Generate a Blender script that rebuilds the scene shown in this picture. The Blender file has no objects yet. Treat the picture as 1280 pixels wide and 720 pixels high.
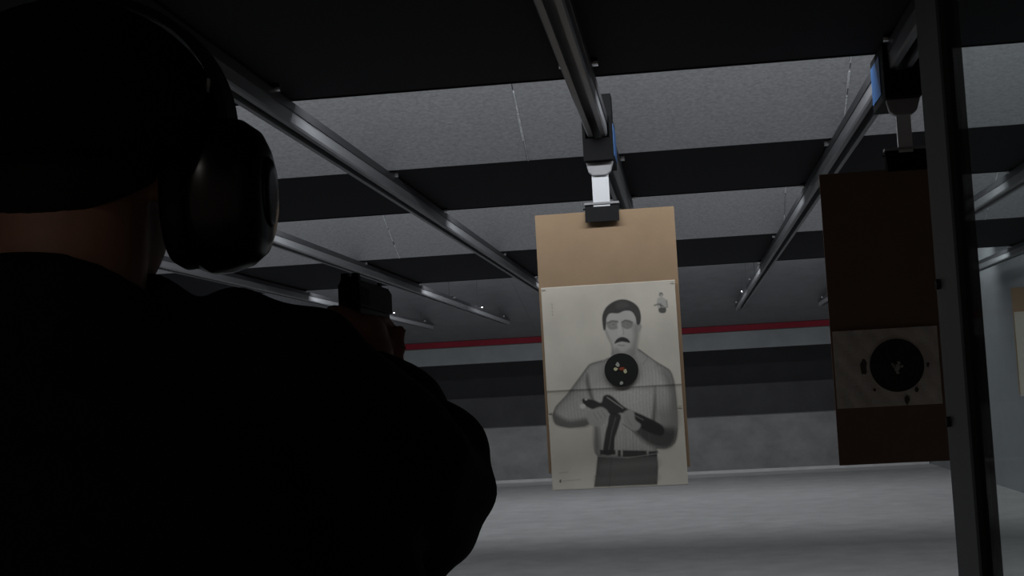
import bpy, bmesh, math, random
import numpy as np
from mathutils import Vector, Matrix

random.seed(4); np.random.seed(4)
S = bpy.context.scene
C = S.collection
CZ = 1.42                                   # eye height of the lens above the floor

# ------------------------------------------------------------------ camera
F = 1750.0
_D = Vector((220, -124, -F)).normalized()   # downrange axis seen by the lens
_r = math.radians(3.05)
_X = Vector((math.cos(_r), math.sin(_r), 0)); _X = (_X - _X.dot(_D) * _D).normalized()
_U = _X.cross(_D)
M = Matrix(((_X.x, _X.y, _X.z), (_D.x, _D.y, _D.z), (_U.x, _U.y, _U.z)))   # camera -> world
cd = bpy.data.cameras.new('camera'); cd.sensor_width = 36; cd.lens = 36 * F / 1280; cd.clip_start = .02
cam = bpy.data.objects.new('camera', cd); C.objects.link(cam)
cam.matrix_world = Matrix.Translation((0, 0, CZ)) @ M.to_4x4()
S.camera = cam

# ------------------------------------------------------------------ world, exposure, strip lamps
w = bpy.data.worlds.new('world'); S.world = w; w.use_nodes = True
w.node_tree.nodes['Background'].inputs[0].default_value = (1.0, .80, .68, 1)
w.node_tree.nodes['Background'].inputs[1].default_value = .06
S.view_settings.view_transform = 'Standard'; S.view_settings.look = 'None'
S.view_settings.gamma = 1; S.view_settings.exposure = 0; S.view_settings.use_curve_mapping = False

XL, XR, YB, YE = -6.0, 3.76, -2.5, 25.6
HB = 1.20 + CZ                               # underside of the flat baffle sheets
FLATS = [(-2.4, 5.256), (7.062, 8.695), (11.43, 13.99)]
LAMPS = [(5.37, 58.0, .155, 44), (8.82, 62.0, .155, 58), (14.13, 100.0, .155, 60), (17.5, 85.0, .55, 55), (22.50, 20.0, .155, 50)]   # depth, watts, height, tilt
lamp_obs = []
for y, watt, lz, tilt in LAMPS:
    ld = bpy.data.lights.new('lamp_light', 'AREA'); ld.shape = 'RECTANGLE'
    ld.size = XR - XL - .5; ld.size_y = .07; ld.energy = watt; ld.color = (.93, .96, 1.0)
    lo = bpy.data.objects.new('lamp_light', ld); C.objects.link(lo)
    lo.location = ((XL + XR) / 2, y + .012, HB + lz)
    lo.rotation_euler = (math.radians(tilt), 0, 0)          # tipped to shine downrange and down
    lamp_obs.append(lo)

# ------------------------------------------------------------------ helpers
def mat(name, col, rough=.6, metal=0., noise=0., scale=30., bump=0., bscale=None, spec=.5, coat=0., attr=None, stretch=None):
    m = bpy.data.materials.new(name); m.use_nodes = True
    n = m.node_tree.nodes; l = m.node_tree.links; b = n['Principled BSDF']
    b.inputs['Roughness'].default_value = rough; b.inputs['Metallic'].default_value = metal
    b.inputs['Specular IOR Level'].default_value = spec; b.inputs['Coat Weight'].default_value = coat
    b.inputs['Base Color'].default_value = (*col, 1)
    tc = n.new('ShaderNodeTexCoord'); vec = tc.outputs['Object']
    if stretch:
        mp = n.new('ShaderNodeMapping'); mp.inputs['Scale'].default_value = stretch
        l.new(vec, mp.inputs['Vector']); vec = mp.outputs['Vector']
    if attr:
        a = n.new('ShaderNodeAttribute'); a.attribute_name = attr; src = a.outputs['Color']
        l.new(src, b.inputs['Base Color'])
    if noise:
        t = n.new('ShaderNodeTexNoise'); t.inputs['Scale'].default_value = scale; t.inputs['Detail'].default_value = 8
        t.inputs['Roughness'].default_value = .65
        l.new(vec, t.inputs['Vector'])
        r = n.new('ShaderNodeMapRange'); r.inputs['From Min'].default_value = .25; r.inputs['From Max'].default_value = .75
        r.inputs['To Min'].default_value = 1 - noise; r.inputs['To Max'].default_value = 1 + noise
        l.new(t.outputs['Fac'], r.inputs['Value'])
        mx = n.new('ShaderNodeMix'); mx.data_type = 'RGBA'; mx.blend_type = 'MULTIPLY'; mx.inputs[0].default_value = 1
        if attr: l.new(src, mx.inputs[6])
        else: mx.inputs[6].default_value = (*col, 1)
        l.new(r.outputs['Result'], mx.inputs[7]); l.new(mx.outputs[2], b.inputs['Base Color'])
    if bump:
        t2 = n.new('ShaderNodeTexNoise'); t2.inputs['Scale'].default_value = bscale or scale; t2.inputs['Detail'].default_value = 6
        l.new(vec, t2.inputs['Vector'])
        bp = n.new('ShaderNodeBump'); bp.inputs['Strength'].default_value = bump; bp.inputs['Distance'].default_value = .01
        l.new(t2.outputs['Fac'], bp.inputs['Height']); l.new(bp.outputs['Normal'], b.inputs['Normal'])
    return m

def box(bm, x0, x1, y0, y1, z0, z1):
    v = [bm.verts.new(p) for p in ((x0,y0,z0),(x1,y0,z0),(x1,y1,z0),(x0,y1,z0),(x0,y0,z1),(x1,y0,z1),(x1,y1,z1),(x0,y1,z1))]
    for f in ((3,2,1,0),(4,5,6,7),(0,1,5,4),(1,2,6,5),(2,3,7,6),(3,0,4,7)): bm.faces.new([v[i] for i in f])
    return v

def prism(bm, poly, a0, a1, axis='y'):
    """closed outline extruded along an axis; poly holds the other two coordinates"""
    def P(p, a): return {'y': (p[0], a, p[1]), 'x': (a, p[0], p[1]), 'z': (p[0], p[1], a)}[axis]
    A = [bm.verts.new(P(p, a0)) for p in poly]; B = [bm.verts.new(P(p, a1)) for p in poly]
    n = len(poly); bm.faces.new(A); bm.faces.new(B[::-1])
    for i in range(n): bm.faces.new((A[i], B[i], B[(i+1) % n], A[(i+1) % n]))

def tube(bm, pts, rad, seg=12):
    """round tapered tube with domed ends through pts; rad is a number or a list"""
    pts = [Vector(p) for p in pts]
    if not isinstance(rad, (list, tuple)): rad = [rad] * len(pts)
    P, R, T = [], [], []
    d0 = (pts[1] - pts[0]).normalized(); d1 = (pts[-1] - pts[-2]).normalized()
    for k in (80, 50, 22):
        a = math.radians(k); P.append(pts[0] - d0 * rad[0] * math.sin(a)); R.append(rad[0] * math.cos(a)); T.append(d0)
    for i, p in enumerate(pts):
        t = d0 if i == 0 else d1 if i == len(pts)-1 else ((pts[i]-pts[i-1]).normalized() + (pts[i+1]-pts[i]).normalized()).normalized()
        P.append(p); R.append(rad[i]); T.append(t)
    for k in (22, 50, 80):
        a = math.radians(k); P.append(pts[-1] + d1 * rad[-1] * math.sin(a)); R.append(rad[-1] * math.cos(a)); T.append(d1)
    up = Vector((0, 0, 1)) if abs(d0.z) < .9 else Vector((1, 0, 0))
    rings = []
    u = (up - up.dot(T[0]) * T[0]).normalized()
    for p, r, t in zip(P, R, T):
        u = (u - u.dot(t) * t).normalized(); v = t.cross(u)
        rings.append([bm.verts.new(p + (u * math.cos(2*math.pi*k/seg) + v * math.sin(2*math.pi*k/seg)) * r) for k in range(seg)])
    for a, b in zip(rings, rings[1:]):
        for k in range(seg): bm.faces.new((a[k], a[(k+1) % seg], b[(k+1) % seg], b[k]))
    bm.faces.new(rings[0][::-1]); bm.faces.new(rings[-1])

def ell(bm, c, r, rot=None, seg=24, rings=16):
    m = Matrix.Translation(c) @ (rot.to_4x4() if rot else Matrix.Identity(4)) @ Matrix.Diagonal((*r, 1))
    bmesh.ops.create_uvsphere(bm, u_segments=seg, v_segments=rings, radius=1, matrix=m)

def disc(bm, c, r, axis, depth, seg=32):
    rot = {'x': Matrix.Rotation(math.pi/2, 4, 'Y'), 'y': Matrix.Rotation(math.pi/2, 4, 'X'), 'z': Matrix.Identity(4)}[axis]
    bmesh.ops.create_cone(bm, cap_ends=True, segments=seg, radius1=r, radius2=r, depth=depth, matrix=Matrix.Translation(c) @ rot)

def obj(name, bm, m, parent=None, smooth=False, bevel=0):
    if parent is not None: bmesh.ops.translate(bm, verts=bm.verts, vec=-root_loc(parent))
    bmesh.ops.recalc_face_normals(bm, faces=bm.faces)
    me = bpy.data.meshes.new(name); bm.to_mesh(me); bm.free()
    me.materials.append(m)
    if smooth: me.polygons.foreach_set('use_smooth', [True] * len(me.polygons))
    o = bpy.data.objects.new(name, me); C.objects.link(o)
    if parent is not None: o.parent = parent
    if bevel:
        bv = o.modifiers.new('bevel', 'BEVEL'); bv.width = bevel; bv.segments = 2; bv.limit_method = 'ANGLE'
    return o

def islands(name, bm, m, parent, **kw):
    """every separate piece of bm becomes an object of its own"""
    left = set(bm.verts); out = []
    while left:
        st = [left.pop()]; comp = [st[0]]
        while st:
            for e in st.pop().link_edges:
                for q in e.verts:
                    if q in left: left.discard(q); st.append(q); comp.append(q)
        b2 = bmesh.new(); mp = {q: b2.verts.new(q.co) for q in comp}; cs = set(comp)
        for f in bm.faces:
            if f.verts[0] in cs: b2.faces.new([mp[q] for q in f.verts])
        out.append(obj(name, b2, m, parent, **kw))
    bm.free(); return out

def root_loc(o):
    v = Vector((0, 0, 0))
    while o is not None: v += o.location; o = o.parent
    return v

def tag(o, label, cat=None, group=None, kind=None):
    if label: o['label'] = label
    if cat: o['category'] = cat
    if group: o['group'] = group
    if kind: o['kind'] = kind
    return o

def thing(name, loc, label, cat, group=None):
    o = bpy.data.objects.new(name, None); o.empty_display_size = .1; C.objects.link(o); o.location = loc
    return tag(o, label, cat, group)

def copy_tree(o, parent=None):
    c = o.copy(); C.objects.link(c); c.parent = parent
    for ch in [q for q in bpy.data.objects if q.parent == o]: copy_tree(ch, c)
    return c

def new(): return bmesh.new()

def solidify(bm, voxel, smooth_it=6, subs=0):
    """melt overlapping closed pieces into one continuous surface"""
    bmesh.ops.recalc_face_normals(bm, faces=bm.faces)
    me = bpy.data.meshes.new('tmp'); bm.to_mesh(me); bm.free()
    o = bpy.data.objects.new('tmp', me); C.objects.link(o)
    r = o.modifiers.new('r', 'REMESH'); r.mode = 'VOXEL'; r.voxel_size = voxel
    s = o.modifiers.new('s', 'SMOOTH'); s.factor = .5; s.iterations = smooth_it
    dg = bpy.context.evaluated_depsgraph_get(); dg.update()
    me2 = bpy.data.meshes.new_from_object(o.evaluated_get(dg))
    bpy.data.objects.remove(o); bpy.data.meshes.remove(me)
    b = bmesh.new(); b.from_mesh(me2); bpy.data.meshes.remove(me2)
    return b

# ------------------------------------------------------------------ materials
MAT = dict(
    floor=mat('floor_concrete', (.43, .43, .43), .55, noise=.18, scale=3, bump=.1, bscale=60),
    wall=mat('wall_paint', (.21, .22, .23), .7, noise=.08, scale=4, bump=.1, bscale=40),
    ceil=mat('ceiling_paint', (.10, .10, .11), .8, noise=.1, scale=3),
    foam=mat('charcoal_acoustic_sheet', (.0165, .0165, .020), .9, noise=.2, scale=60, bump=.2, bscale=120, spec=.2),
    sheet=mat('pale_grey_fibre_board', (.33, .335, .35), .75, noise=.28, scale=70, bump=.3, bscale=140, stretch=(.7, 1, 1)),
    endsheet=mat('dull_grey_steel_sheet', (.17, .175, .185), .7, noise=.15, scale=5),
    seam=mat('white_joint_filler', (.55, .56, .58), .6, noise=.5, scale=40),
    alu=mat('galvanised_aluminium', (.22, .225, .235), .4, 0., spec=.22, noise=.12, scale=8, stretch=(20, .6, 20), bump=.05, bscale=40),
    strip=mat('dark_rail_strip', (.06, .06, .065), .5, .3),
    zinc=mat('zinc_bolt', (.75, .76, .78), .25, 1.),
    red=mat('red_painted_beam', (.13, .002, .010), .6, noise=.1, scale=6, spec=.15),
    fascia=mat('grey_green_steel', (.115, .127, .13), .6, noise=.15, scale=3),
    trap=mat('near_black_trap', (.012, .012, .014), .85, noise=.3, scale=3),
    berm=mat('scuffed_concrete_ramp', (.16, .16, .16), .9, noise=.30, scale=2.2, bump=.3, bscale=25),
    trap_shade=mat('dark_grey_trap_shade', (.028, .028, .03), .85, noise=.3, scale=3),  # dark grey tone carries the thinner shade low in the trap opening
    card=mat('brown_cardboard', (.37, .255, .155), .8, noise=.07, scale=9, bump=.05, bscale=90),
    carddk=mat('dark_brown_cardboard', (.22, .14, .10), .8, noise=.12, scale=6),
    cardedge=mat('cut_cardboard_edge', (.27, .15, .10), .85),
    dark=mat('black_painted_steel', (.007, .007, .008), .7, spec=.15, noise=.1, scale=20),
    white=mat('white_plastic_strip', (.72, .74, .76), .5),
    blue=mat('blue_sticker', (.05, .16, .42), .45),
    steel=mat('grey_steel', (.34, .34, .35), .45, .1, noise=.12, scale=20),
    post=mat('grey_painted_post', (.13, .13, .14), .5, noise=.08, scale=8),
    rubber=mat('black_rubber', (.008, .008, .009), .7),
    gun=mat('blued_gun_steel', (.008, .008, .009), .6, spec=.1),
    gunfr=mat('black_polymer', (.012, .012, .013), .6),
    skin=mat('skin', (.34, .18, .125), .6, noise=.08, scale=40, bump=.05, bscale=200),
    jacket=mat('black_jacket_cloth', (.010, .010, .013), .9, noise=.2, scale=90, bump=.15, bscale=200, spec=.15),
    trouser=mat('dark_trouser_cloth', (.012, .013, .018), .9, noise=.2, scale=90, spec=.15),
    hat=mat('black_knit', (.008, .008, .010), .95, noise=.3, scale=120, bump=.3, bscale=250, spec=.1),
    hair=mat('dark_hair', (.012, .009, .008), .7, noise=.3, scale=80, stretch=(1, 1, .2)),
    cup=mat('black_gloss_plastic', (.004, .004, .005), .25, spec=.35),
    pad=mat('black_vinyl_pad', (.004, .004, .004), .6, spec=.2),
    shoe=mat('black_leather', (.01, .01, .01), .5),
    print=mat('printed_paper', (.7, .7, .7), .75, noise=.05, scale=14, attr='print'),
    paper=mat('grey_target_paper', (.72, .67, .60), .8, noise=.22, scale=11),
    vinyl=mat('black_sticker', (.008, .009, .008), .6),
    chip=mat('yellow_impact_mark', (.62, .60, .36), .7),
    chipg=mat('grey_impact_mark', (.42, .43, .38), .7),
    chipr=mat('red_impact_mark', (.28, .05, .02), .7),
    hole=mat('dark_bullet_hole', (.10, .08, .07), .9),
    housing=mat('lamp_housing', (.5, .5, .5), .5),
)
gm = bpy.data.materials.new('divider_glass'); gm.use_nodes = True
n = gm.node_tree.nodes; l = gm.node_tree.links; n.remove(n['Principled BSDF'])
tr = n.new('ShaderNodeBsdfTransparent'); tr.inputs[0].default_value = (.93, .96, .95, 1)
gl = n.new('ShaderNodeBsdfGlossy'); gl.inputs['Roughness'].default_value = .03
df = n.new('ShaderNodeBsdfDiffuse'); df.inputs[0].default_value = (.5, .55, .55, 1)
m1 = n.new('ShaderNodeMixShader'); m2 = n.new('ShaderNodeMixShader'); m1.inputs[0].default_value = .03
l.new(tr.outputs[0], m1.inputs[1]); l.new(df.outputs[0], m1.inputs[2])
m2.inputs[0].default_value = .05; l.new(m1.outputs[0], m2.inputs[1]); l.new(gl.outputs[0], m2.inputs[2])
l.new(m2.outputs[0], n['Material Output'].inputs[0])
MAT['glass'] = gm

# ------------------------------------------------------------------ room shell
def struct(name, label, dims, m):
    b = new(); box(b, *dims); return tag(obj(name, b, m), label, kind='structure')
struct('floor', 'grey concrete range floor', (XL, XR, YB, YE, -.1, 0), MAT['floor'])
struct('ceiling', 'dark painted ceiling slab above the baffles', (XL, XR, YB, YE, 3.9, 4.0), MAT['ceil'])
struct('wall_right', 'grey painted side wall of the range', (XR, XR+.15, YB, YE, -.1, 4.0), MAT['wall'])
struct('wall_left', 'grey painted side wall beyond the far lanes', (XL-.15, XL, YB, YE, -.1, 4.0), MAT['wall'])
struct('wall_back', 'black lined wall at the end of the range', (XL, XR, YE, YE+.15, -.1, 4.0), MAT['trap'])

# bullet trap at the end: red beam, steel fascia, opening with shade put into its panel colours, rubber berm
t = thing('bullet_trap', (0, 22.4, 0), 'bullet trap at the far end with red beam above a dark opening', 'bullet trap')
b = new(); box(b, XL+.01, XR-.01, 22.3, 22.42, CZ+.842, CZ+.932); obj('beam', b, MAT['red'], t)
t.children[-1]['label'] = 'long red painted beam'
b = new(); box(b, XL+.01, XR-.01, 22.36, 22.44, CZ+.56, CZ+.842); obj('fascia', b, MAT['fascia'], t)
b = new(); box(b, XL+.02, XR-.02, 24.6, 24.66, CZ-.04, 3.0); obj('upper_shade_panel', b, MAT['trap'], t)  # near-black panel stands in for the shade inside the opening
b = new(); box(b, XL+.02, XR-.02, 24.5, 24.58, CZ-.60, CZ+.0); obj('lower_shade_panel', b, MAT['trap_shade'], t)  # slightly lighter panel, the shade easing off towards the ramp
b = new(); prism(b, [(23.2, 0.0), (24.7, 0.0), (24.7, CZ-.52), (24.0, CZ-.53)], XL+.02, XR-.02, 'x'); obj('ramp', b, MAT['berm'], t)
b = new(); box(b, XL+.02, XR-.02, 23.12, 23.2, 0, .045); obj('kerb', b, MAT['floor'], t)

# ------------------------------------------------------------------ overhead baffles
SL = math.tan(math.radians(27))
SEAMS = [-5.48, -3.9, -2.32, -.74, .84, 2.42]
names = ['nearest overhead baffle, wide dark flat sheet above the shooter',
         'second overhead baffle, dark strip crossing above the lit poster board',
         'third overhead baffle, dark strip behind the top of the poster board']
for k, (y0, y1) in enumerate(FLATS):
    t = thing('ceiling_baffle', (0, y0, HB), names[k], 'baffle', 'overhead baffles across the lanes')
    b = new(); box(b, XL+.01, XR-.01, y0, y1, HB, HB+.04); obj('flat_panel', b, MAT['foam'], t)
    b = new(); box(b, XL+.01, XR-.01, y1, y1+.012, HB-.004, HB+.05); obj('edge_trim', b, MAT['dark'], t)
    if k == 0: continue
    H = 1.05                                     # rise of the sloping sheets toward the shooter
    xs = [XL+.01] + SEAMS + [XR-.01]
    for xa, xb in zip(xs, xs[1:]):
        b = new(); g = .004
        prism(b, [(y0, HB), (y0-H/SL, HB+H), (y0-H/SL+.01, HB+H+.02), (y0+.01, HB+.02)], xa+g, xb-g, 'x')
        obj('sheet', b, MAT['sheet'], t)
    for x in SEAMS:
        # filler squeezed out of the joint in short uneven beads
        b = new(); s = 0.0
        while s < 1.0:
            ln = random.uniform(.02, .10); wd = random.uniform(.0025, .006) * (1 if k == 1 else .7)
            z = HB + s; y = y0 - s/SL
            prism(b, [(y, z-.003), (y-ln/SL, z+ln-.003), (y-ln/SL, z+ln+.02), (y, z+.02)], x-wd+random.uniform(-.002,.002), x+wd, 'x')
            s += ln + random.uniform(.0, .035)
        obj('joint_filler', b, MAT['seam'], t)['kind'] = 'stuff'

t = thing('ceiling_baffle', (0, 22.28, CZ+.94), 'long grey sloping baffle running down to the red beam', 'baffle', 'overhead baffles across the lanes')
xs = [XL+.01] + SEAMS + [XR-.01]; e0, e1 = (22.28, CZ+.94), (14.9, CZ+2.42)
for xa, xb in zip(xs, xs[1:]):
    b = new(); prism(b, [e0, e1, (e1[0], e1[1]+.02), (e0[0], e0[1]+.02)], xa+.0008, xb-.0008, 'x'); obj('sheet', b, MAT['endsheet'], t)

# lamp bodies on the back edge of every flat sheet
for k, ((y, wt, lz, tilt), lo) in enumerate(zip(LAMPS, lamp_obs)):
    t = thing('strip_light', ((XL+XR)/2, y, HB+.1), ['long strip lamp tucked behind the nearest baffle edge',
        'long strip lamp tucked behind the second baffle edge', 'long strip lamp tucked behind the third baffle edge', 'long strip lamp hung under the sloping end baffle',
        'long strip lamp tucked behind the red beam at the far end'][k], 'lamp', 'strip lamps behind the baffles')
    b = new(); cy, cz = y, HB+lz
    a = math.radians(tilt); dn = Vector((0, math.sin(a), -math.cos(a))); up = Vector((0, math.cos(a), math.sin(a)))
    q = [Vector((0, cy, cz)) + up*sv + dn*dv for sv, dv in ((-.045, -.004), (.045, -.004), (.03, -.05), (-.03, -.05))]
    prism(b, [(p.y, p.z) for p in q], XL+.2, XR-.2, 'x'); obj('housing', b, MAT['housing'], t)
    b = new()
    for x in (XL+.5, -1.1, XR-.5): box(b, x-.03, x+.03, cy-.10, cy-.04, *((cz, cz+.13) if k == 3 else (HB+.04, cz)))
    islands('bracket', b, MAT['dark'], t)
    lo.parent = t; lo.location = lo.location - t.location

# unseen lamp added behind the lens to put a highlight on the ear muffs
t = thing('highlight_lamp', (-1.2, -1.0, HB-.03), 'small round lamp added unseen behind the shooter for the ear muff highlight', 'lamp')
b = new(); disc(b, (-1.2, -1.0, HB-.012), .09, 'z', .022, 32); obj('base', b, MAT['housing'], t)
ld = bpy.data.lights.new('lamp_light', 'POINT'); ld.energy = 3.5; ld.shadow_soft_size = .05; ld.color = (1, .93, .86)
lo = bpy.data.objects.new('lamp_light', ld); C.objects.link(lo); lo.parent = t; lo.location = (0, 0, -.07)

# ------------------------------------------------------------------ carrier rails
LANES = [-.32, -1.5, -2.68, -3.86, .826, 2.04, 3.22, -5.04]
RB, RT = CZ+1.095, CZ+1.178
def rail(x, label):
    t = thing('carrier_rail', (x, 0, RB), label, 'rail', 'overhead carrier rails')
    return t
rp = rail(LANES[0], 'aluminium overhead rail carrying the lit poster board')
b = new(); x = LANES[0]; W2 = .041; T = .007; LP = .026
W2 = .043
poly = [(x-W2+LP, RB), (x-W2+LP, RB+.012), (x-W2+T, RB+.012), (x-W2+T, RT-T), (x+W2-T, RT-T), (x+W2-T, RB+.012),
        (x+W2-LP, RB+.012), (x+W2-LP, RB), (x+W2-.006, RB), (x+W2, RB+.008), (x+W2, RT-.006), (x+W2-.006, RT), (x-W2+.006, RT), (x-W2, RT-.006), (x-W2, RB+.008), (x-W2+.006, RB)]
prism(b, poly, -.3, 21.2, 'y'); obj('channel', b, MAT['alu'], rp)
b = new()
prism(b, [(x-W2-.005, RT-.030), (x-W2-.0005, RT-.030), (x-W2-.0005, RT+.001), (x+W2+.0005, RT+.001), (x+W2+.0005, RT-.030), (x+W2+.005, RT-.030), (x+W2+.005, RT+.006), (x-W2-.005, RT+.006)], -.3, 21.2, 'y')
obj('upper_strip', b, MAT['strip'], rp)  # dark strip along the top and upper sides of the rail
HY = (2.2, 4.98, 7.12, 8.62, 11.5, 13.9, 16.0, 18.2, 20.4)
for y in HY:
    b = new(); box(b, x-.055, x+.055, y-.02, y+.02, RT+.006, HB + (.0 if any(a <= y <= c for a, c in FLATS) else .35))
    if not any(a <= y <= c for a, c in FLATS):
        b.free(); b = new(); box(b, x-.055, x+.055, y-.02, y+.02, RT+.006, RT+.018); tube(b, [(x, y, RT+.01), (x, y, CZ+.94+(22.28-y)*.2005+.01)], .0016, 8)
    hg = obj('hanger', b, MAT['dark'], rp)
    b = new()
    for s in (-1, 1): disc(b, (x+s*.060, y, RT+.008), .015, 'x', .022, 10)
    islands('bolt', b, MAT['zinc'], hg)
labs = {1: 'aluminium overhead rail, first to the left of the poster lane', 2: 'aluminium overhead rail, second to the left of the poster lane',
        3: 'aluminium overhead rail, third to the left of the poster lane, low beside the handgun',
        4: 'aluminium overhead rail carrying the dark board beside the post', 5: 'aluminium overhead rail seen through the glass, nearer the dark board',
        6: 'aluminium overhead rail seen through the glass, nearest the right wall', 7: 'aluminium overhead rail in the leftmost lane behind the earmuffs'}
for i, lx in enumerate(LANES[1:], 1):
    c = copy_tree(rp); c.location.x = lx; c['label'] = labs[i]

# ------------------------------------------------------------------ target carriers
def carrier(x, y, label, strip_w=.072, block=True):
    t = thing('target_carrier', (x, y, CZ+1.0), label, 'target carrier', 'target carriers on the rails')
    b = new(); z = CZ
    prism(b, [(x-.064, z+.99), (x+.064, z+.99), (x+.064, z+1.19), (x+.050, z+1.19), (x+.050, z+1.088), (x-.050, z+1.088), (x-.050, z+1.19), (x-.064, z+1.19)], y-.10, y+.22, 'y')
    obj('housing', b, MAT['dark'], t, bevel=.003)
    if block:
        b = new(); box(b, x+.012, x+.064, y-.02, y+.08, z+1.192, z+1.295); obj('motor_block', b, MAT['dark'], t, bevel=.003)
    for s in (-1, 1):
        b = new(); box(b, x+s*.0655-.0015, x+s*.0655+.0015, y-.02, y+.20, z+1.02, z+1.16); obj('side_label', b, MAT['blue'], t)
    # saddle bracket, narrowing towards the strip
    b = new()
    prism(b, [(x-.058, z+.99), (x+.062, z+.99), (x+.048, z+.945), (x+.03, z+.93), (x-.03, z+.93), (x-.048, z+.945)], y-.07, y-.04, 'y')
    obj('bracket', b, MAT['steel'], t, bevel=.004)
    b = new(); h = strip_w/2
    prism(b, [(x-h, y-.058), (x+h, y-.058), (x+h, y-.038), (x+h-.004, y-.038), (x+h-.004, y-.053), (x-h+.004, y-.053), (x-h+.004, y-.038), (x-h, y-.038)], z+.79, z+.955, 'z')
    obj('hanging_strip', b, MAT['white'], t)
    # spring clip: two jaws, a bright folded top lip and a hinge pin
    b = new(); prism(b, [(y-.085, z+.728), (y-.075, z+.728), (y-.048, z+.806), (y-.052, z+.812)], x-.073, x+.073, 'x')
    cl = obj('clip', b, MAT['dark'], t)
    b = new(); prism(b, [(y-.040, z+.728), (y-.030, z+.728), (y-.03, z+.812), (y-.036, z+.806)], x-.073, x+.073, 'x'); obj('rear_jaw', b, MAT['dark'], cl)
    b = new(); box(b, x-.075, x+.075, y-.062, y-.022, z+.806, z+.815); obj('top_lip', b, MAT['steel'], cl)
    b = new(); tube(b, [(x-.079, y-.042, z+.79), (x+.079, y-.042, z+.79)], .004, 8); obj('hinge_pin', b, MAT['dark'], cl)
    return t
YT = 6.0
carrier(-.32, YT+.057, 'black target carrier with white strip clipping the poster board')
cr = carrier(.826, 5.16, 'black target carrier with blue side label clipping the dark board', .05, False)
carrier(3.22, 13.157, 'black target carrier seen through the glass at the right edge')

# ------------------------------------------------------------------ printed poster
def spline(P, n=8):
    P = np.array(P, float); N = len(P); out = []
    for i in range(N):
        p0, p1, p2, p3 = P[i-1], P[i], P[(i+1) % N], P[(i+2) % N]
        for s in np.linspace(0, 1, n, endpoint=False):
            out.append(.5*((2*p1) + (p2-p0)*s + (2*p0-5*p1+4*p2-p3)*s*s + (3*p1-p0-3*p2+p3)*s**3))
    return np.array(out)

class Print:
    """flat ink on a sheet, laid out in the sheet's own grid"""
    def __init__(s, X, Y, base): s.X, s.Y = X, Y; s.c = np.tile(np.array(base, float), (len(X), 1))
    def sdf(s, P):
        d = np.full(len(s.X), 1e9); ins = np.zeros(len(s.X), bool)
        for a, b in zip(P, np.roll(P, -1, 0)):
            ex, ey = b-a; wx, wy = s.X-a[0], s.Y-a[1]; L = ex*ex+ey*ey
            if L < 1e-9: continue
            tt = np.clip((wx*ex+wy*ey)/L, 0, 1); d = np.minimum(d, np.hypot(wx-ex*tt, wy-ey*tt))
            cnd = (a[1] > s.Y) != (b[1] > s.Y)
            if abs(ey) > 1e-9: ins ^= cnd & (s.X < a[0] + (s.Y-a[1])*ex/ey)
        return np.where(ins, -d, d)
    def fill(s, P, col, soft=.8, alpha=1., curve=True, mod=None):
        P = spline(P) if curve else np.array(P, float)
        a = np.clip(.5 - s.sdf(P)/(2*soft), 0, 1) * alpha
        s.blend(a, col, mod); return a
    def blend(s, a, col, mod=None):
        col = np.array(col, float) if not np.isscalar(col) else np.array([col]*3)*np.array([1.03, 1., .93])
        c = np.tile(col, (len(s.X), 1))
        if mod is not None: c = c*mod[:, None]
        s.c = s.c*(1-a[:, None]) + c*a[:, None]
    def stroke(s, P, wd, col, alpha=1., soft=.8):
        P = np.array(P, float); d = np.full(len(s.X), 1e9)
        for a, b in zip(P[:-1], P[1:]):
            ex, ey = b-a; wx, wy = s.X-a[0], s.Y-a[1]; L = ex*ex+ey*ey+1e-9
            tt = np.clip((wx*ex+wy*ey)/L, 0, 1); d = np.minimum(d, np.hypot(wx-ex*tt, wy-ey*tt))
        s.blend(np.clip(.5-(d-wd/2)/(2*soft), 0, 1)*alpha, col)
    def dot(s, x, y, rx, ry, col, alpha=1., soft=.35):
        d = np.hypot((s.X-x)/rx, (s.Y-y)/ry); s.blend(np.clip((1-d)/soft, 0, 1)*alpha, col)

NX, NY = 240, 360
PW, PH = .574, .866
PX0, PZ1 = -.602, CZ+.459
u, v = np.meshgrid(np.linspace(0, 1, NX+1), np.linspace(0, 1, NY+1)); u = u.ravel(); v = v.ravel()
# sheet grid units: 167 x 251 units, sheared as the artwork was measured
GX = 676 + 167*u + 17*v; GY = 361 - 11*u + 251*v
PR = Print(GX, GY, (.66, .62, .53))
def A(pts, ox, oy, sc): return [(ox+x/sc, oy+y/sc) for x, y in pts]
c4 = lambda P: A(P, 660, 420, 3.6)
c7 = lambda P: A(P, 730, 360, 7.2)
rng = np.random.RandomState(3)
stripe = 1 + .07*np.sin((GX - .07*GY)*2*math.pi/4.1 + 1.2*np.sin(GY*.09)) + .07*rng.randn(len(GX))
grain = 1 + .06*rng.randn(len(GX))
# shirt
shirt = c4([(390,92),(335,112),(280,130),(235,190),(180,265),(130,320),(117,362),(132,397),(190,411),(260,403),(298,388),(306,430),(303,490),(322,535),(450,540),(580,520),(582,500),(625,496),(660,470),(672,410),(668,300),(656,200),(636,150),(570,110),(505,62),(485,60),(440,120)])
a = PR.fill(shirt, .45, .9, 1., mod=stripe*(1-.6*np.exp(-np.clip(-PR.sdf(spline(shirt)), 0, 99)/4.5)))
PR.fill(c4([(300,240),(440,230),(560,240),(555,400),(480,470),(320,500),(305,400)]), .54, 7, .6, mod=stripe)     # pale chest
PR.fill(c4([(280,140),(330,118),(370,150),(350,200),(290,220)]), .42, 5, .5)
PR.fill(c4([(500,66),(570,112),(560,140),(520,130),(490,95)]), .45, 2, .6)                                          # collar
PR.stroke(c4([(505,62),(540,95),(520,125)]), .8, .22, .7)
PR.stroke(c4([(500,62),(572,111),(636,150),(656,200),(668,300),(672,410),(660,470)]), 1.2, .17, .8)
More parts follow.
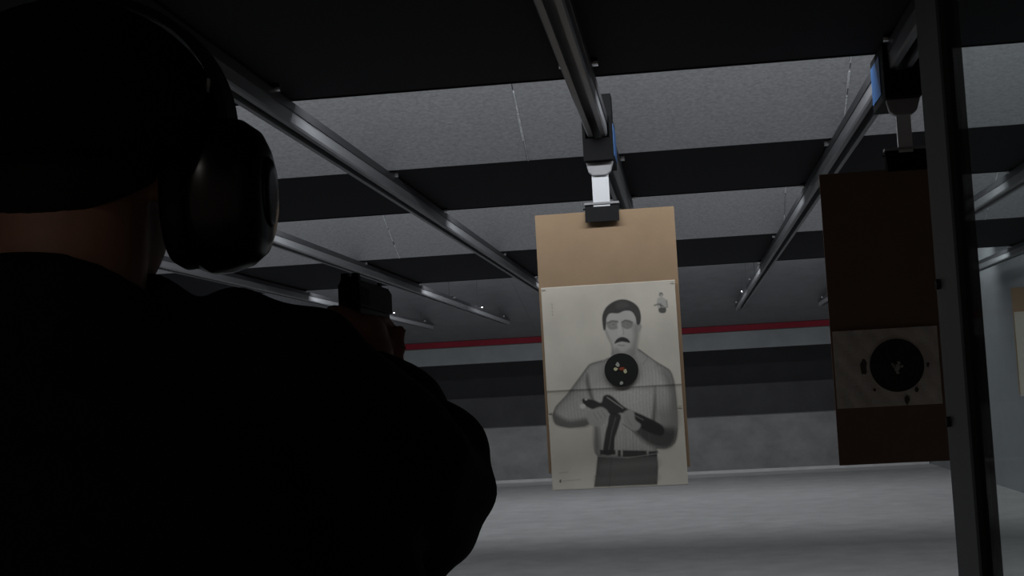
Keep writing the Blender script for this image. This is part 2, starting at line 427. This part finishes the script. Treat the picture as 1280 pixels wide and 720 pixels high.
PR.stroke(c4([(335,112),(280,130),(235,190),(180,265),(130,320),(117,362),(132,397),(190,411),(262,403)]), 1.3, .15, .8)
PR.fill(c4([(120,350),(190,380),(270,370),(275,402),(190,411),(132,397)]), .10, 3, .8)                            # sleeve underside
PR.fill(c4([(272,170),(285,230),(302,290),(288,292),(270,240),(262,200)]), .12, 2, .85)                            # inner sleeve fold
PR.fill(c4([(600,160),(640,170),(660,260),(664,400),(640,390),(640,260)]), .15, 5, .7)
PR.fill(c4([(572,225),(578,300),(572,400),(556,400),(566,300)]), .13, 2, .9)
PR.fill(c4([(303,400),(325,420),(330,500),(322,530),(303,490)]), .17, 3, .8)
PR.fill(c4([(475,365),(520,365),(590,395),(655,400),(668,430),(655,472),(622,495),(560,487),(510,455),(480,420)]), .055, 3.5, .95)  # dark forearm
PR.fill(c4([(590,330),(665,330),(668,400),(600,400)]), .26, 6, .6)
for k in range(7): PR.stroke(c4([(330+k*36, 395+k*6),(335+k*36, 505)]), .6, .2, .35)
# trousers
PR.fill(c4([(318,533),(450,538),(582,518),(588,580),(584,655),(440,664),(303,673),(312,600)]), .085, .9, 1., curve=False, mod=grain)
PR.fill(c4([(350,560),(560,545),(565,580),(350,600)]), .17, 6, .6); PR.fill(c4([(340,625),(560,610),(560,640),(340,655)]), .14, 6, .6)
PR.stroke(c4([(380,540),(372,668)]), .9, .07, .8); PR.stroke(c4([(305,625),(583,605)]), .7, .09, .6)
# belt
for q in ([(430,508),(536,508),(536,534),(430,537)], [(408,508),(421,508),(421,536),(408,536)], [(545,511),(582,508),(582,530),(545,533)], [(328,508),(398,508),(398,528),(330,530)]):
    PR.fill(c4(q), .03, .8, .95, curve=False)
PR.stroke(c4([(320,537),(450,541),(582,520)]), .8, .34, .8)
# rifle, magazine
PR.fill(c4([(252,282),(300,288),(332,298),(345,268),(378,268),(440,318),(520,352),(606,398),(604,440),(540,424),(485,392),(430,345),(385,352),(330,328),(292,328),(254,306)]), .025, 1.1, .98)
PR.stroke(c4([(360,275),(430,322)]), .9, .5, .8); PR.stroke(c4([(450,335),(520,372)]), .8, .32, .7)
PR.fill(c4([(375,345),(420,352),(412,400),(395,455),(388,522),(345,524),(350,450),(362,395)]), .03, 1., .97)
PR.stroke(c4([(398,365),(380,430),(368,505)]), 1., .22, .6)
# hands
PR.fill(c4([(268,350),(300,328),(335,318),(364,340),(355,380),(325,402),(285,400)]), .40, 1.2, .95)
for k in range(3): PR.stroke(c4([(298+k*18, 345-k*6),(318+k*17, 375-k*8)]), .7, .18, .7)
PR.fill(c4([(428,350),(455,328),(478,335),(486,372),(510,395),(490,420),(445,400)]), .42, 1.2, .95)
PR.stroke(c4([(445,360),(470,400)]), .8, .2, .6); PR.stroke(c4([(430,392),(500,440)]), 1., .1, .7)
PR.dot(660+250/3.6, 420+316/3.6, 4.4, 3.8, .68, 1.)
PR.dot(660+265/3.6, 420+285/3.6, 2.2, 1.8, .6, .9)
# head
PR.fill(c7([(200,250),(190,380),(212,432),(240,470),(258,540),(262,620),(475,620),(482,520),(500,400),(522,350),(505,315),(475,230),(350,190)]), .50, .7, 1.)
PR.fill(c7([(440,330),(500,330),(500,400),(482,520),(472,615),(400,615),(430,540),(450,440)]), .27, 3, .75)          # shaded cheek
PR.fill(c7([(196,370),(225,430),(262,520),(280,615),(258,615),(250,520),(212,440)]), .24, 1.6, .8)
PR.fill(c7([(290,540),(350,575),(430,545),(450,620),(265,620)]), .30, 2, .7)
PR.fill(c7([(178,372),(168,262),(200,180),(270,125),(350,105),(430,125),(490,175),(514,250),(507,322),(478,328),(465,265),(430,215),(370,208),(310,230),(238,232),(208,270),(203,330),(196,378)]), .045, .7, .98, mod=grain)
PR.fill(c7([(300,130),(380,125),(400,170),(300,190)]), .10, 2, .6)
PR.fill(c7([(210,318),(255,296),(308,302),(300,330),(305,365),(250,378),(216,356)]), .17, 1.0, .7)
PR.fill(c7([(340,318),(365,292),(415,292),(442,318),(432,355),(390,372),(348,352)]), .20, 1.0, .85)
PR.stroke(c7([(212,318),(255,298),(306,304)]), 1.3, .09, .85); PR.stroke(c7([(342,310),(375,292),(438,312)]), 1.3, .09, .85)
for ex in (262, 390): PR.dot(730+ex/7.2, 360+338/7.2, 2.2, 1.5, .42, .8); PR.dot(730+(ex+2)/7.2, 360+336/7.2, 1.1, 1.1, .06, .9)
PR.fill(c7([(318,330),(332,330),(345,410),(330,425),(308,410)]), .56, 1.2, .7); PR.stroke(c7([(345,335),(362,400),(356,420)]), 1.0, .26, .7)
PR.fill(c7([(278,502),(300,462),(345,442),(393,456),(418,492),(380,488),(345,484),(310,492)]), .025, .6, .98)
PR.stroke(c7([(312,514),(345,519),(368,515)]), 1.0, .16, .8)
PR.stroke(c7([(486,335),(515,345),(505,385)]), .8, .2, .6)
# little figure at the upper right of the sheet and tiny print
c3 = lambda P: A(P, 660, 240, 3.79)
PR.dot(660+630/3.79, 240+487/3.79, 3.0, 3.4, .14, .9); PR.dot(660+631/3.79, 240+492/3.79, 1.8, 2.2, .45, .9)
PR.fill(c3([(612,510),(630,500),(652,510),(655,540),(640,552),(616,550)]), .42, .8, .9)
PR.stroke(c3([(600,538),(618,532),(640,542)]), 1.6, .1, .9); PR.stroke(c3([(656,515),(660,545),(645,550)]), 1.3, .16, .9); PR.stroke(c3([(628,530),(632,552)]), 1.3, .08, .8)
PR.fill(c3([(620,552),(652,550),(650,572),(624,572)]), .07, .7, .95)
for k, yy in enumerate((381, 385, 389.5, 393.5)): PR.stroke([(690.2+k*.25, yy), (690.6+k*.25, yy+1.8)], .9, .25, .8, .5)
PR.stroke([(701.5, 590.5), (711, 589.3)], .9, .25, .55, .6); PR.stroke([(706, 600.3), (727, 598)], 1.1, .3, .55, .7); PR.dot(702.5, 600.5, 1.6, 2.6, .1, .9)

pt = thing('silhouette_poster', (PX0+PW/2, YT-.006, PZ1-PH), 'cream paper poster of a moustached man holding a rifle, on the lit cardboard', 'poster')
bm = new()
# sheet relief: soft waves, a horizontal fold, a lifted lower edge below the board
wave = .0028*np.sin(u*7+v*3) + .002*np.sin(v*17+u*5) + .0015*np.sin(u*23-v*9)
fold = -.0030*np.where(v < .512, np.exp(-(.512-v)/.05), np.exp(-(v-.512)/.007))
lift = -.012*np.clip((v-.85)/.15, 0, 1)**2
yy = YT-.0125 - wave*.8 + fold + lift
V = np.stack([PX0+PW*u + .004*v, yy, PZ1 - PH*v], 1) - np.array(pt.location)
idx = np.arange((NX+1)*(NY+1)).reshape(NY+1, NX+1)
Q = np.stack([idx[:-1,:-1], idx[1:,:-1], idx[1:,1:], idx[:-1,1:]], -1).reshape(-1, 4)
me = bpy.data.meshes.new('sheet'); me.from_pydata(V.tolist(), [], Q.tolist())
ca = me.color_attributes.new('print', 'FLOAT_COLOR', 'POINT')
col = np.concatenate([np.clip(PR.c, 0, 1), np.ones((len(PR.c), 1))], 1).astype(np.float32); ca.data.foreach_set('color', col.ravel())
me.materials.append(MAT['print']); me.polygons.foreach_set('use_smooth', [True]*len(me.polygons))
so = bpy.data.objects.new('sheet', me); C.objects.link(so); so.parent = pt
sm = so.modifiers.new('thickness', 'SOLIDIFY'); sm.thickness = .0006; sm.offset = 0
def sheet_to_world(px, py, y):
    """artwork grid -> place on the sheet"""
    det = 167*251 + 11*17; dx, dy = px-676, py-361
    uu = (dx*251 - dy*17)/det; vv = (167*dy + 11*dx)/det
    return Vector((PX0+PW*uu+.004*vv, y, PZ1-PH*vv))

b = new()
for s in ((.02, .01), (.98, .01), (.02, .62), (.98, .62)):
    box(b, PX0+PW*s[0]-.008, PX0+PW*s[0]+.008, YT-.018, YT-.0165, PZ1-PH*s[1]-.001, PZ1-PH*s[1]+.001)
islands('staple', b, MAT['zinc'], pt)

sc = sheet_to_world(777.5, 462.5, YT-.0185)
st = thing('round_sticker', sc, 'black round sticker with yellow hit marks on the poster chest', 'sticker')
b = new(); disc(b, sc, .072, 'y', .0012, 48); obj('disc', b, MAT['vinyl'], st)
def blob(px, py, rx, ry, m, par, depth=.0012, y=YT-.0195, nm='hit_mark'):
    c = sheet_to_world(px, py, y); b = new(); N = 12
    P = [(c.x + rx*math.cos(2*math.pi*k/N)*random.uniform(.75, 1.2), c.z + ry*math.sin(2*math.pi*k/N)*random.uniform(.75, 1.2)) for k in range(N)]
    prism(b, P, y-depth, y, 'y'); obj(nm, b, m, par)
blob(772.8, 455.8, .0085, .010, MAT['chipg'], st); blob(770.4, 461.3, .0085, .0075, MAT['chip'], st)
blob(782.4, 463.8, .0075, .0095, MAT['chip'], st); blob(777.8, 478.4, .0075, .0085, MAT['chipg'], st); blob(778.3, 460.8, .014, .0075, MAT['chipr'], st)

def board(name, x0, x1, z0, z1, y, m, label, cat='target board', edge=None):
    t = thing(name, ((x0+x1)/2, y, z0), label, cat, 'hanging target boards')
    b = new(); nx, nz = 12, 20
    g = [[[b.verts.new((x0+(x1-x0)*i/nx, y+s + .006*math.sin(i/nx*math.pi)*math.cos(j/nz*3), z0+(z1-z0)*j/nz)) for i in range(nx+1)] for j in range(nz+1)] for s in (0, .006)]
    for s in (0, 1):
        for j in range(nz):
            for i in range(nx): b.faces.new((g[s][j][i], g[s][j][i+1], g[s][j+1][i+1], g[s][j+1][i]))
    rim = lambda s: [g[s][0][i] for i in range(nx)] + [g[s][j][nx] for j in range(nz)] + [g[s][nz][i] for i in range(nx, 0, -1)] + [g[s][j][0] for j in range(nz, 0, -1)]
    r0, r1 = rim(0), rim(1)
    for i in range(len(r0)): b.faces.new((r0[i], r0[(i+1) % len(r0)], r1[(i+1) % len(r0)], r1[i]))
    obj('cardboard', b, m, t)
    return t
board('target_board', -.612, -.012, CZ-.335, CZ+.776, YT, MAT['card'], 'lit tan cardboard backing board hanging behind the man poster')

# dark neighbouring board with a grey sheet and a black disc
YR = 5.108
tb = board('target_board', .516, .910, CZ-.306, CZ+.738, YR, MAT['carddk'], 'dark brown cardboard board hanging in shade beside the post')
gp = thing('target_sheet', (.70, YR-.004, CZ-.105), 'square grey paper sheet with bullet holes on the dark board', 'paper target')
b = new(); bw = 24
vs = [[b.verts.new((.522+.364*i/bw, YR-.004-.003*abs(math.sin(i*.7+j*.4)), CZ-.105+.275*j/bw)) for i in range(bw+1)] for j in range(bw+1)]
for j in range(bw):
    for i in range(bw): b.faces.new((vs[j][i], vs[j][i+1], vs[j+1][i+1], vs[j+1][i]))
o = obj('sheet', b, MAT['paper'], gp); s_ = o.modifiers.new('t', 'SOLIDIFY'); s_.thickness = .0006
def hole(x, z, rx, rz, par, m=MAT['hole'], y=YR-.009, nm='bullet_hole'):
    b = new(); N = 12
    prism(b, [(x+rx*math.cos(2*math.pi*k/N)*random.uniform(.7, 1.2), z+rz*math.sin(2*math.pi*k/N)*random.uniform(.7, 1.2)) for k in range(N)], y-.001, y, 'y')
    obj(nm, b, m, par)
for x, z, rx, rz in ((.622, .038, .014, .028), (.655, -.045, .006, .006), (.80, -.05, .008, .009), (.845, .035, .005, .010), (.79, .110, .006, .006), (.765, -.085, .008, .018)):
    hole(x, CZ+z, rx, rz, gp)
rs = thing('round_sticker', (.738, YR-.011, CZ+.038), 'black round sticker with pale cracks on the grey sheet', 'sticker')
b = new(); disc(b, (.738, YR-.0115, CZ+.038), .094, 'y', .0012, 48); obj('disc', b, MAT['vinyl'], rs)
for x, z, rx, rz in ((.737, .030, .010, .014), (.745, .046, .006, .008), (.728, .036, .007, .005), (.754, .033, .007, .005), (.739, .012, .006, .006), (.722, .043, .005, .004)):
    hole(x, CZ+z, rx, rz, rs, MAT['chipg'], YR-.0125, 'hit_mark')

# far board through the glass
YF = 13.1
board('target_board', 2.95, 3.50, CZ-.22, CZ+.74, YF, MAT['card'], 'far cardboard board seen through the glass at the right edge')
b = new(); box(b, 2.958, 3.49, YF-.012, YF-.010, CZ-.24, CZ+.52)
tag(obj('target_sheet', b, mat('cream_paper', (.66, .62, .53), .75, noise=.06, scale=6)), 'plain cream paper sheet on the far board seen through the glass', 'paper target')

# ------------------------------------------------------------------ stall divider: post, rubber channel, glass, lower panel
dv = thing('stall_divider', (.26, 1.2, 0), 'stall divider with grey post, black rubber channel and glass pane', 'divider')
b = new(); box(b, .235, .2515, 1.238, 1.341, 0, HB-.002); obj('post', b, MAT['post'], dv, bevel=.002)
b = new(); box(b, .2345, .2515, 1.226, 1.238, 0, HB-.002); obj('rubber_channel', b, MAT['rubber'], dv)
b = new(); box(b, .239, .247, -.6, 1.226, .92, HB-.02); obj('glass_pane', b, MAT['glass'], dv)
b = new(); box(b, .236, .250, -.6, 1.226, .03, .92); obj('lower_panel', b, MAT['post'], dv)
b = new(); box(b, .230, .256, -.6, 1.224, .92, .945); obj('sill_rail', b, MAT['rubber'], dv)
for z in (CZ+.082, CZ-.044):
    b = new(); disc(b, (.234, 1.322, z), .005, 'x', .005, 10); obj('bolt', b, MAT['rubber'], dv)

# ------------------------------------------------------------------ the shooter
def V3(x, y, h): return (x, y, CZ+h)
HC = Vector(V3(-.497, 1.12, .215))
per = thing('person', (-.50, 1.05, 0), 'person in black jacket and knit hat aiming a handgun downrange, seen from behind', 'person')
b = new()
# head facing downrange: cranium, jaw, nose, brow, ears, neck
ell(b, HC + Vector((0, -.005, .025)), (.076, .096, .092)); ell(b, HC + Vector((0, .03, -.045)), (.060, .068, .075))
ell(b, HC + Vector((0, .075, -.095)), (.030, .026, .024)); tube(b, [HC+Vector((0, .092, .012)), HC+Vector((0, .115, -.03))], [.010, .015], 10)
ell(b, HC + Vector((0, .09, -.062)), (.024, .012, .009)); ell(b, HC + Vector((0, .082, .03)), (.055, .018, .012))
for s in (-1, 1):
    ell(b, HC + Vector((s*.030, .088, .012)), (.014, .010, .009)); ell(b, HC + Vector((s*.078, .0, -.02)), (.010, .022, .034))
tube(b, [V3(-.50, 1.085, -.02), V3(-.50, 1.09, .08), V3(-.498, 1.105, .17)], [.075, .062, .062], 20)
# torso
tube(b, [V3(-.50, 1.05, -.50), V3(-.50, 1.06, -.30), V3(-.50, 1.09, -.10), V3(-.50, 1.10, .0)], [.135, .13, .135, .10], 24)
tube(b, [V3(-.66, 1.12, .0), V3(-.50, 1.09, .02), V3(-.335, 1.15, .0)], [.065, .085, .065], 18)
# arms
SR, ER, WR = V3(-.325, 1.16, .005), V3(-.268, 1.375, -.095), V3(-.368, 1.565, .030)
SLd, EL, WL = V3(-.675, 1.13, .005), V3(-.655, 1.40, -.12), V3(-.452, 1.565, .015)
tube(b, [SR, ER], [.055, .043], 16); tube(b, [ER, WR], [.043, .028], 16)
tube(b, [SLd, EL], [.055, .043], 16); tube(b, [EL, WL], [.043, .028], 16)
# right hand on the grip: palm, four curled fingers, thumb
GX0, GY0 = -.395, 1.62
ell(b, V3(-.366, 1.625, .062), (.020, .040, .046), Matrix.Rotation(.25, 3, 'X')); tube(b, [WR, V3(-.368, 1.61, .055)], [.028, .030], 14)
tube(b, [V3(-.366, 1.655, .098), V3(-.366, 1.70, .100), V3(-.372, 1.735, .098)], [.0100, .0090, .0080], 10)           # index along the frame
for k, hh in enumerate((.076, .056, .036)):
    tube(b, [V3(-.360, 1.645-k*.006, hh), V3(-.362, 1.682-k*.006, hh-.004), V3(-.392, 1.697-k*.006, hh-.006), V3(-.419, 1.682-k*.006, hh-.006), V3(-.424, 1.662-k*.006, hh-.006)], [.0115, .0105, .0098, .009, .008], 10)
tube(b, [V3(-.372, 1.600, .092), V3(-.400, 1.606, .108), V3(-.420, 1.645, .112), V3(-.420, 1.675, .112)], [.014, .012, .010, .0085], 10)
# left hand wrapped over the right
ell(b, V3(-.438, 1.632, .050), (.018, .040, .044)); tube(b, [WL, V3(-.440, 1.610, .042)], [.028, .028], 14)
for k, hh in enumerate((.082, .062, .042, .024)):
    tube(b, [V3(-.440, 1.662-k*.004, hh-.006), V3(-.430, 1.702-k*.005, hh-.004), V3(-.392, 1.718-k*.005, hh), V3(-.352, 1.700-k*.005, hh+.002), V3(-.343, 1.672-k*.005, hh+.004)], [.0115, .0105, .010, .0095, .0085], 10)
tube(b, [V3(-.440, 1.610, .070), V3(-.436, 1.650, .094), V3(-.430, 1.705, .102)], [.014, .0115, .009], 10)
# legs
for hx, kx, fx, fy in ((-.58, -.60, -.61, 1.16), (-.42, -.40, -.385, .98)):
    tube(b, [V3(hx, 1.05, -.50), (kx, (1.05+fy)/2+.03, .48), (fx, fy, .09)], [.09, .06, .042], 18)
    tube(b, [(fx, fy-.03, .045), (fx, fy+.16, .035)], [.04, .032], 14)
bb = solidify(b, .0055, 3)
obj('body', bb, MAT['skin'], per, smooth=True)
# hair under the hat
b = new(); ell(b, HC + Vector((0, -.012, .02)), (.081, .099, .096), seg=32, rings=24)
bmesh.ops.bisect_plane(b, geom=b.verts[:]+b.edges[:]+b.faces[:], plane_co=HC+Vector((0, 0, -.012)), plane_no=(0, .55, -1), clear_outer=True)
o = obj('hair', b, MAT['hair'], per, smooth=True)
# knit hat with turned-up brim
b = new(); ell(b, HC + Vector((0, -.008, .020)), (.124, .128, .115), seg=40, rings=28)
bmesh.ops.bisect_plane(b, geom=b.verts[:]+b.edges[:]+b.faces[:], plane_co=HC+Vector((0, 0, .004)), plane_no=(0, .18, -1), clear_outer=True)
hat = obj('knit_hat', b, MAT['hat'], per, smooth=True); s_ = hat.modifiers.new('t', 'SOLIDIFY'); s_.thickness = .004
b = new()
ring = lambda r, z, dz: [b.verts.new(HC + Vector((r*1.10*math.cos(2*math.pi*k/40), -.008 + r*1.13*math.sin(2*math.pi*k/40), z + .18*(r*math.sin(2*math.pi*k/40))))) for k in range(40)]
R = [ring(.104, .004, 0), ring(.112, .008, 0), ring(.114, .03, 0), ring(.110, .05, 0), ring(.103, .052, 0)]
for p, q in zip(R, R[1:]):
    for k in range(40): b.faces.new((p[k], p[(k+1) % 40], q[(k+1) % 40], q[k]))
obj('hat_brim', b, MAT['hat'], hat, smooth=True)
# jacket: loose padded shell over torso and both arms
b = new()
tube(b, [V3(-.50, 1.04, -.62), V3(-.50, 1.05, -.45), V3(-.50, 1.07, -.25), V3(-.50, 1.09, -.08), V3(-.50, 1.10, -.01)], [.175, .18, .18, .175, .11], 28)
ell(b, V3(-.50, 1.07, -.12), (.215, .145, .19)); ell(b, V3(-.50, 1.05, -.50), (.20, .165, .16))
tube(b, [V3(-.66, 1.12, .0), V3(-.50, 1.075, .012), V3(-.335, 1.15, -.002)], [.085, .095, .085], 20)
tube(b, [V3(-.345, 1.145, .004), V3(-.275, 1.25, -.06), (ER[0], ER[1], ER[2])], [.088, .082, .074], 18)
tube(b, [ER, V3(-.295, 1.45, -.045), V3(-.325, 1.51, .000), V3(-.350, 1.555, .022)], [.074, .068, .056, .042], 18); ell(b, V3(-.285, 1.40, -.070), (.078, .10, .085)); ell(b, V3(-.270, 1.38, -.078), (.078, .09, .085))
tube(b, [V3(-.655, 1.13, .004), V3(-.67, 1.26, -.06), EL], [.088, .082, .072], 18)
tube(b, [EL, V3(-.57, 1.47, -.06), V3(-.462, 1.548, .005)], [.072, .058, .040], 18)
ell(b, V3(-.283, 1.32, -.115), (.070, .09, .078)); tube(b, [V3(-.335, 1.18, -.06), V3(-.345, 1.17, -.20), V3(-.38, 1.12, -.42)], [.105, .115, .12], 20)                                   # sleeve bagging at the elbow
ell(b, V3(-.362, 1.12, .074), (.026, .05, .034)); ell(b, V3(-.306, 1.15, .055), (.036, .05, .034))   # cloth bunched on the shoulder
# stand-up collar, higher at the nape
N = 28
for k in range(N):
    a0 = 2*math.pi*k/N; a1 = 2*math.pi*(k+1)/N
    P0 = lambda a: V3(-.50+.078*math.cos(a), 1.092+.082*math.sin(a), .070+.050*abs(math.sin(a)))
    tube(b, [P0(a0), P0(a1)], .020, 10)
    P1 = lambda a: V3(-.50+.084*math.cos(a), 1.090+.086*math.sin(a), .034+.034*abs(math.sin(a)))
    tube(b, [P1(a0), P1(a1)], .022, 10)
bb = solidify(b, .008, 36)
for v in bb.verts:                                                                    # cloth folds
    p = v.co; nrm = v.normal
    v.co = p + nrm*(.002*math.sin(p.x*38+p.z*61)*math.sin(p.y*33+p.z*22) + .002*math.sin(p.z*95+p.x*20+p.y*31))
obj('jacket', bb, MAT['jacket'], per, smooth=True)
# trousers, shoes
b = new()
ell(b, V3(-.50, 1.05, -.50), (.165, .135, .13))
for hx, kx, fx, fy in ((-.58, -.60, -.61, 1.16), (-.42, -.40, -.385, .98)):
    tube(b, [V3(hx, 1.05, -.50), (kx, (1.05+fy)/2+.03, .48), (fx, fy, .12)], [.105, .082, .072], 20)
obj('trousers', solidify(b, .010, 5), MAT['trouser'], per, smooth=True)
for fx, fy in ((-.61, 1.16), (-.385, .98)):
    b = new(); tube(b, [(fx, fy-.035, .048), (fx, fy+.17, .042)], [.048, .042], 16)
    ell(b, (fx, fy-.01, .085), (.05, .055, .05)); obj('shoe', solidify(b, .006, 3), MAT['shoe'], per, smooth=True)

# ------------------------------------------------------------------ ear muffs
em = thing('ear_muffs', (-.497, 1.12, CZ+.18), 'glossy black ear muffs worn over the knit hat', 'ear muffs')
for s in (-1, 1):
    cx = -.497
    def lathe(prof, nm, m, par):
        b = new(); N = 40; R = []
        for d, ry, rz in prof:
            R.append([b.verts.new((cx+s*d, 1.125 + ry*math.copysign(abs(math.cos(a))**.85, math.cos(a)), CZ+.181 + rz*math.copysign(abs(math.sin(a))**.85, math.sin(a)))) for a in [2*math.pi*k/N for k in range(N)]])
        for p, q in zip(R, R[1:]):
            for k in range(N): b.faces.new((p[k], p[(k+1) % N], q[(k+1) % N], q[k]))
        b.faces.new(R[0]); b.faces.new(R[-1]); return obj(nm, b, m, par, smooth=True)
    lathe([(.078, .030, .045), (.080, .040, .056), (.088, .045, .061), (.098, .044, .060), (.103, .038, .053)], 'cushion', MAT['pad'], em)
    cup = lathe([(.101, .040, .056), (.104, .047, .064), (.112, .049, .0665), (.126, .0485, .0655), (.142, .045, .061), (.154, .038, .052), (.160, .028, .040), (.162, .015, .02)], 'cup', MAT['cup'], em)
    lathe([(.1610, .020, .030), (.164, .018, .027), (.165, .010, .016)], 'cap_plate', MAT['cup'], cup)
    b = new()
    for dy in (-.03, .03): tube(b, [(cx+s*.112, 1.125+dy, CZ+.225), (cx+s*.118, 1.125+dy*.9, CZ+.256), (cx+s*.119, 1.125+dy*.6, CZ+.275)], .0022, 8)
    islands('wire_yoke', b, MAT['steel'], em, smooth=True)
b = new(); N = 40; R = []
for k in range(N+1):
    a = math.pi*k/N; ca, sa = math.cos(a), math.sin(a)
    x = -.497 + .1265*math.copysign(abs(ca)**.97, ca); z = CZ+.235 + .1165*abs(sa)**.97
    nx, nz = ca, sa
    R.append([b.verts.new((x+nx*dn, 1.122+dy, z+nz*dn)) for dn, dy in ((0, -.017), (0, .017), (.007, .014), (.007, -.014))])
for p, q in zip(R, R[1:]):
    for k in range(4): b.faces.new((p[k], p[(k+1) % 4], q[(k+1) % 4], q[k]))
b.faces.new(R[0]); b.faces.new(R[-1]); obj('headband', b, MAT['pad'], em, smooth=False)

# ------------------------------------------------------------------ handgun
gx, gy, gz = -.392, 1.622, CZ+.150
hg = thing('handgun', (gx, gy, gz-.05), 'black handgun held in both hands', 'handgun')
b = new()
prism(b, [(gx-.0135, gz-.034), (gx+.0135, gz-.034), (gx+.0135, gz-.008), (gx+.009, gz), (gx-.009, gz), (gx-.0135, gz-.008)], gy, gy+.182, 'y')
sl = obj('slide', b, MAT['gun'], hg, bevel=.0015)
b = new()
for k in range(7): box(b, gx-.0142, gx+.0142, gy+.008+k*.006, gy+.011+k*.006, gz-.030, gz-.010)
islands('serration', b, MAT['gun'], sl)
b = new(); prism(b, [(gx-.011, gz-.001), (gx+.011, gz-.001), (gx+.010, gz+.007), (gx+.0025, gz+.007), (gx+.0025, gz+.003), (gx-.0025, gz+.003), (gx-.0025, gz+.007), (gx-.010, gz+.007)], gy+.006, gy+.018, 'y')
obj('rear_sight', b, MAT['gun'], sl)
b = new(); box(b, gx-.002, gx+.002, gy+.165, gy+.175, gz-.001, gz+.007); obj('front_sight', b, MAT['gun'], sl)
b = new()
prism(b, [(gy+.004, gz-.034), (gy+.170, gz-.034), (gy+.168, gz-.052), (gy+.075, gz-.055), (gy+.066, gz-.060), (gy+.048, gz-.155), (gy-.010, gz-.150), (gy+.012, gz-.062), (gy-.004, gz-.045)], gx-.0125, gx+.0125, 'x')
obj('frame', b, MAT['gunfr'], hg, bevel=.002)
b = new(); tube(b, [(gx, gy+.066, gz-.072), (gx, gy+.085, gz-.082), (gx, gy+.112, gz-.078), (gx, gy+.118, gz-.055)], .004, 8); obj('trigger_guard', b, MAT['gunfr'], hg)
b = new(); tube(b, [(gx, gy+.088, gz-.054), (gx, gy+.084, gz-.066), (gx, gy+.088, gz-.074)], .003, 8); obj('trigger', b, MAT['gun'], hg)
